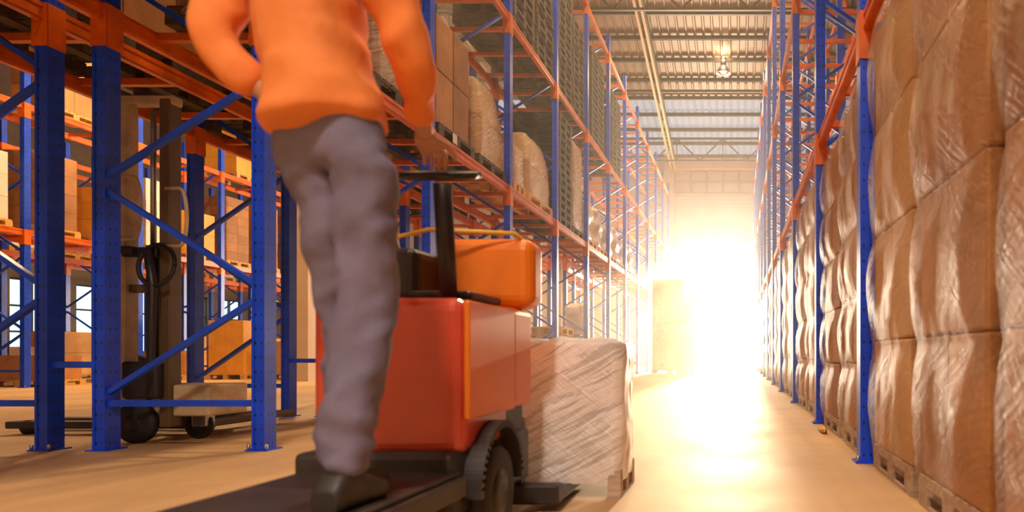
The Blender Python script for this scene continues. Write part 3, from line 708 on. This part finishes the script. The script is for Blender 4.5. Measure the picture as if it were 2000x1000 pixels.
def hand(bm, wr, fwd, palm_n, thumb_side, curl=.6, s=1.0):
    """palm plus five curled fingers from the wrist"""
    wr = Vector(wr); f = Vector(fwd).normalized(); n = Vector(palm_n); n = (n - f*n.dot(f)).normalized(); t = f.cross(n).normalized()*thumb_side
    pc = [(tuple(wr - f*.02), .024), (tuple(wr+f*.035*s), (.036, .018)), (tuple(wr+f*.08*s), (.040, .015))]
    m = MB()
    # palm as a flattened rounded box
    R = []
    for k, (d, w_, h_) in enumerate([(-.02, .026, .022), (.01, .034, .018), (.045, .042, .017), (.085, .042, .014), (.098, .038, .009)]):
        ring = [m.bm.verts.new(wr + f*d + t*(w_*math.cos(a)) + n*(h_*math.sin(a))) for a in [2*PI*i/16 for i in range(16)]]; R.append(ring)
    for a, b in zip(R, R[1:]):
        for i in range(16): m.face([a[i], a[(i+1) % 16], b[(i+1) % 16], b[i]], smooth=True)
    m.face(R[0][::-1]); m.face(R[-1])
    for i, (off, ln) in enumerate([(.031, .072), (.011, .080), (-.010, .074), (-.029, .058)]):
        p = wr + f*.088 + t*off; pts = [p - f*.01, p]; ang = curl*.4
        for seg in (.45, .32, .25):
            d = f*math.cos(ang) + n*math.sin(ang); p = p + d*ln*seg; pts.append(p); ang += curl*.8
        m.tube(pts, [.0095, .0095, .0088, .008, .0055], 10)
    p = wr + f*.025 + t*.030; d1 = (f*.55 + t*.75 + n*.25).normalized(); q = p + d1*.038; d2 = (f*.85 + t*.3 + n*.45).normalized(); q2 = q + d2*.032
    m.tube([p - d1*.015, p, q, q2, q2 + d2*.018], [.013, .0125, .0105, .0095, .006], 10)
    bmesh.ops.recalc_face_normals(m.bm, faces=m.bm.faces[:])
    tmp = bpy.data.meshes.new('t'); m.bm.to_mesh(tmp); m.bm.free(); bm.from_mesh(tmp); bpy.data.meshes.remove(tmp)
person = empty('person', P(0, 0, 0), 'driver in orange shirt and grey trousers standing on the ride-on truck platform, hand on hip', 'person'); person.location = (0, 0, 0)
bm = bmesh.new()
d_, e_ = chain({'pelvis': (J['pelvis'], (.10, .075)), 'waist': (J['waist'], (.11, .08)), 'chest': (J['chest'], (.15, .10)), 'shc': (J['shc'], (.12, .08)), 'neck': (J['neck'], .058), 'headb': (J['headb'], .06),
   'hipL': (J['hipL'], .06), 'kneeL': (J['kneeL'], .042), 'ankL': (J['ankL'], .038), 'hipR': (J['hipR'], .06), 'kneeR': (J['kneeR'], .042), 'ankR': (J['ankR'], .038),
   'shL': (J['shL'], .052), 'elL': (J['elL'], .038), 'wrL': (J['wrL'], .027), 'shR': (J['shR'], .052), 'elR': (J['elR'], .038), 'wrR': (J['wrR'], .027)},
   [('pelvis', 'waist'), ('waist', 'chest'), ('chest', 'shc'), ('shc', 'neck'), ('neck', 'headb'), ('pelvis', 'hipL'), ('hipL', 'kneeL'), ('kneeL', 'ankL'), ('pelvis', 'hipR'), ('hipR', 'kneeR'), ('kneeR', 'ankR'),
    ('shc', 'shL'), ('shL', 'elL'), ('elL', 'wrL'), ('shc', 'shR'), ('shR', 'elR'), ('elR', 'wrR')])
add_mesh(bm, skinned(d_, e_))
# head with face (looks along +Y, down the aisle)
hc = Vector(P(-.08, .045, 1.685)); m = MB()
def headpt(u, v):
    a = u*2*PI; b = (v-.5)*PI; x, y, z = math.cos(a)*math.cos(b), math.sin(a)*math.cos(b), math.sin(b)
    X_ = x*.077*(1 - .18*max(0, -z)); Y_ = y*.098; Z_ = z*.118
    if y > 0:
        nose = math.exp(-((x/.16)**2 + ((z+.12)/.16)**2)); Y_ += nose*.026
        for s_ in (-1, 1): Y_ -= .014*math.exp(-(((x-s_*.38)/.2)**2 + ((z-.06)/.13)**2))
        Y_ += .008*math.exp(-((x/.3)**2 + ((z+.45)/.07)**2)) + .006*math.exp(-((x/.3)**2+((z+.62)/.07)**2)) + .012*math.exp(-((x/.3)**2+((z+.85)/.12)**2))
    return hc + Vector((X_, Y_, Z_))
m.grid(48, 34, headpt, wrap=True)
for s_ in (-1, 1):
    m.lathe([(.008, -.008), (.026, -.006), (.030, .004), (.014, .010)], tuple(hc+Vector((s_*.078, -.005, .0))), 'x', 16)
tmp = bpy.data.meshes.new('t'); m.bm.to_mesh(tmp); m.bm.free(); bm.from_mesh(tmp)
hand(bm, J['wrL'], (.9, .25, -.30), (.1, .9, .1), -1, .5)
hand(bm, J['wrR'], (-.15, .9, -.15), (0, -.1, -1), -1, .9)
finish('body', bm, M['skin'], person)
for s_ in (-1, 1):
    e = MB().lathe([(.002, -.011), (.009, -.007), (.011, 0), (.009, .007), (.002, .011)], tuple(hc+Vector((s_*.029, .079, .008))), 'y', 16).build('eye', M['paper'], person)
    MB().lathe([(.001, .002), (.005, .0015), (.005, -.001), (.001, -.002)], tuple(hc+Vector((s_*.029, .0905, .008))), 'y', 12).build('iris', M['black'], e)
m = MB(); m.grid(40, 20, lambda u, v: hc + Vector((math.cos(u*2*PI)*math.cos(v*PI/2-.0)*.086, math.sin(u*2*PI)*math.cos(v*PI/2)*.106 - .012, .128*math.sin(v*PI/2) + (-.055*(1-v) if math.sin(u*2*PI) < .2 else .03*(1-v)))), wrap=True)
m.build('hair', M['hair'], person)
bm = bmesh.new()
d_, e_ = chain({'hem': (P(-.01, .0, .93), (.195, .16)), 'hip': (P(-.02, .0, .985), (.18, .145)), 'waist': (P(-.035, 0, 1.09), (.165, .125)), 'ribs': (P(-.06, .0, 1.2), (.175, .12)), 'chest': (P(-.075, .01, 1.33), (.175, .115)), 'shc': (J['shc'], (.13, .09)), 'trap': (P(-.08, .012, 1.485), (.085, .072)), 'coll': (P(-.08, .014, 1.555), .066),
   'shL': (P(-.215, .01, 1.42), .078), 'uaL': (P(-.255, -.03, 1.29), .066), 'elL': (J['elL'], .058), 'faL': (P(-.22, -.045, 1.09), .050), 'cuL': (P(-.17, -.025, 1.04), .042),
   'shR': (P(.09, .01, 1.41), .078), 'elR': (J['elR'], .056), 'cuR': (P(.10, .285, 1.065), .042)},
   [('hem', 'hip'), ('hip', 'waist'), ('waist', 'ribs'), ('ribs', 'chest'), ('chest', 'shc'), ('shc', 'trap'), ('trap', 'coll'), ('shc', 'shL'), ('shL', 'uaL'), ('uaL', 'elL'), ('elL', 'faL'), ('faL', 'cuL'), ('shc', 'shR'), ('shR', 'elR'), ('elR', 'cuR')])
add_mesh(bm, skinned(d_, e_, root=0, sub=3))
for v in bm.verts: v.co += v.normal * ((1-abs(noise.noise(Vector((v.co.x*5+v.co.z*6, v.co.y*6, v.co.z*7-v.co.x*5))))*3)*.006 + noise.noise(v.co*9)*.010 + noise.noise(Vector((v.co.x*22, v.co.y*22, v.co.z*9)))*.006)
finish('shirt', bm, M['shirt'], person)
bm = bmesh.new()
d_, e_ = chain({'pelvis': (P(.0, 0, .96), (.145, .12)), 'belt': (P(-.02, 0, 1.10), (.115, .09)),
   'hipL': (P(-.045, .01, .86), (.092, .10)), 'thL': (P(-.03, .05, .70), .080), 'kneeL': (J['kneeL'], .068), 'caL': (P(-.008, .08, .30), .064), 'ankL': (P(.0, .05, .06), .060),
   'hipR': (P(.065, .0, .86), (.092, .10)), 'thR': (P(.072, .01, .70), .082), 'kneeR': (J['kneeR'], .072), 'caR': (P(.066, -.03, .30), .068), 'ankR': (P(.060, -.09, .06), .064)},
   [('pelvis', 'belt'), ('pelvis', 'hipL'), ('hipL', 'thL'), ('thL', 'kneeL'), ('kneeL', 'caL'), ('caL', 'ankL'), ('pelvis', 'hipR'), ('hipR', 'thR'), ('thR', 'kneeR'), ('kneeR', 'caR'), ('caR', 'ankR')])
add_mesh(bm, skinned(d_, e_, sub=3))
for v in bm.verts:
    c_ = v.co; z = c_.z-PZ
    f = noise.noise(Vector((c_.x*7+z*5, c_.y*8, z*7-c_.x*9)))*.020 + (1-abs(noise.noise(Vector((c_.x*6+z*10, c_.y*6, z*12-c_.x*12))))*3)*.006
    if z < .22: f += .0035*math.sin(z*110+c_.x*30)
    v.co += v.normal*f
tr_ = finish('trousers', bm, M['trouser'], person)
MB().lathe([(.001, -.004), (.010, -.002), (.010, .002), (.001, .004)], P(.135, -.02, .78), 'x', 12).build('button', M['steel'], tr_)
for n_, (ax, ay) in (('L', (-.005, .05)), ('R', (.062, -.09))):
    m = MB()
    secs = [(-.075, .030, .055), (-.05, .040, .085), (0, .042, .11), (.05, .043, .085), (.11, .048, .062), (.155, .044, .05), (.185, .022, .035)]
    R = []
    for dy, w_, h_ in secs:
        R.append([m.bm.verts.new(Vector(P(ax + w_*math.copysign(abs(math.cos(a))**.6, math.cos(a)), ay+dy, h_/2 + h_/2*math.copysign(abs(math.sin(a))**.6, math.sin(a))))) for a in [2*PI*i/20+.01 for i in range(20)]])
    for a, b in zip(R, R[1:]):
        for i in range(20): m.face([a[i], a[(i+1) % 20], b[(i+1) % 20], b[i]], smooth=True)
    m.face(R[0][::-1]); m.face(R[-1]); m.build('boot', M['helmet'], person)

# ------------------------------------------------------------------ high bay lamps
def lamp(x, y, label, power, z=None, real=True, col=(1, .66, .34)):
    zr = roof_z(y)-.3; z = z or zr-.75
    l = empty('high_bay_lamp', (x, y, z), label, 'ceiling lamp', 'high bay lamps')
    MB().lathe([(.10, .52), (.115, .5), (.115, .36), (.10, .33), (.06, .31)], n=24).build('driver_housing', M['steel'], l)
    MB().lathe([(.07, .31), (.12, .28), (.2, .18), (.27, .05), (.285, .0), (.28, -.005), (.19, .16), (.1, .26), (.05, .29)], n=36).build('reflector', M['steel'], l)
    MB().lathe([(.01, .20), (.09, .16), (.115, .08), (.09, .02), (.01, .0)], n=24).build('bulb', M['lampglow'], l)
    MB().tube([(0, 0, .52), (0, 0, roof_z(y)-z-.05)], .012, 8).build('hanging_rod', M['darksteel'], l)
    d = bpy.data.lights.new('lamp_light', 'SPOT'); d.energy = power; d.color = col; d.shadow_soft_size = .3; d.spot_size = math.radians(165); d.spot_blend = .6
    o = bpy.data.objects.new('lamp_light', d); C.objects.link(o); o.parent = l; o.location = (0, 0, -.06)
    return l
l0 = lamp(-.54, 28.0, 'glowing round high bay lamp hanging from the ribbed roof over the aisle', 1500, z=11.55)
d = bpy.data.lights.new('lamp_upward_spill', 'POINT'); d.energy = 45; d.color = (1, .7, .35); d.shadow_soft_size = .1
o = bpy.data.objects.new('lamp_upward_spill', d); C.objects.link(o); o.parent = l0; o.location = (.0, -.2, .62)
MB().tube([(.1, 0, .5), (.35, 0, .62), (.9, -.05, .50), (1.6, -.1, .62)], .012, 6).build('power_cable', M['black'], l0)
MB().lathe([(.01, .05), (.12, .0), (.01, -.05)], (0, 0, .6), 'z', 16).build('hanging_hook', M['steel'], l0)
lamp(-1.3, 18.5, 'high bay lamp above the frame over the middle of the aisle', 2200, z=12.6)
lamp(-1.3, 9.5, 'high bay lamp above the frame over the near aisle', 2600, z=12.6)
lamp(-1.3, 1.0, 'high bay lamp above and behind the viewpoint', 1300, z=12.0, col=(1, .78, .58))
lamp(-.6, -2.6, 'added unseen fill lamp low by the back wall behind the viewpoint', 1400, z=6.5, col=(1, .84, .72))  # fill light added behind the camera to brighten surfaces facing it
lamp(-10, 9.0, 'high bay lamp over the open bay, near end', 700, z=11.5)
lamp(-10, 17.0, 'high bay lamp over the open bay, middle', 5200, z=11.5)
lamp(-10, 25.0, 'high bay lamp over the open bay, far end', 4200, z=11.0)

# ------------------------------------------------------------------ sunlit dust haze in the door half of the hall
hz = MB().box(-6.2, 4.0, 6.0, 37.2, .02, 7.4).build('dust_haze', M['paper'])
hm = bpy.data.materials.new('dust_haze'); hm.use_nodes = True; nt = hm.node_tree; N = nt.nodes
N.remove(N['Principled BSDF']); vs = N.new('ShaderNodeVolumeScatter'); vs.inputs['Color'].default_value = (1, .91, .80, 1)
vs.inputs['Density'].default_value = .013; vs.inputs['Anisotropy'].default_value = .70
nt.links.new(vs.outputs[0], N['Material Output'].inputs['Volume']); hz.data.materials.clear(); hz.data.materials.append(hm)
hz['kind'] = 'stuff'; hz['label'] = 'warm sunlit dust haze filling the aisle towards the open door'; hz['category'] = 'haze'
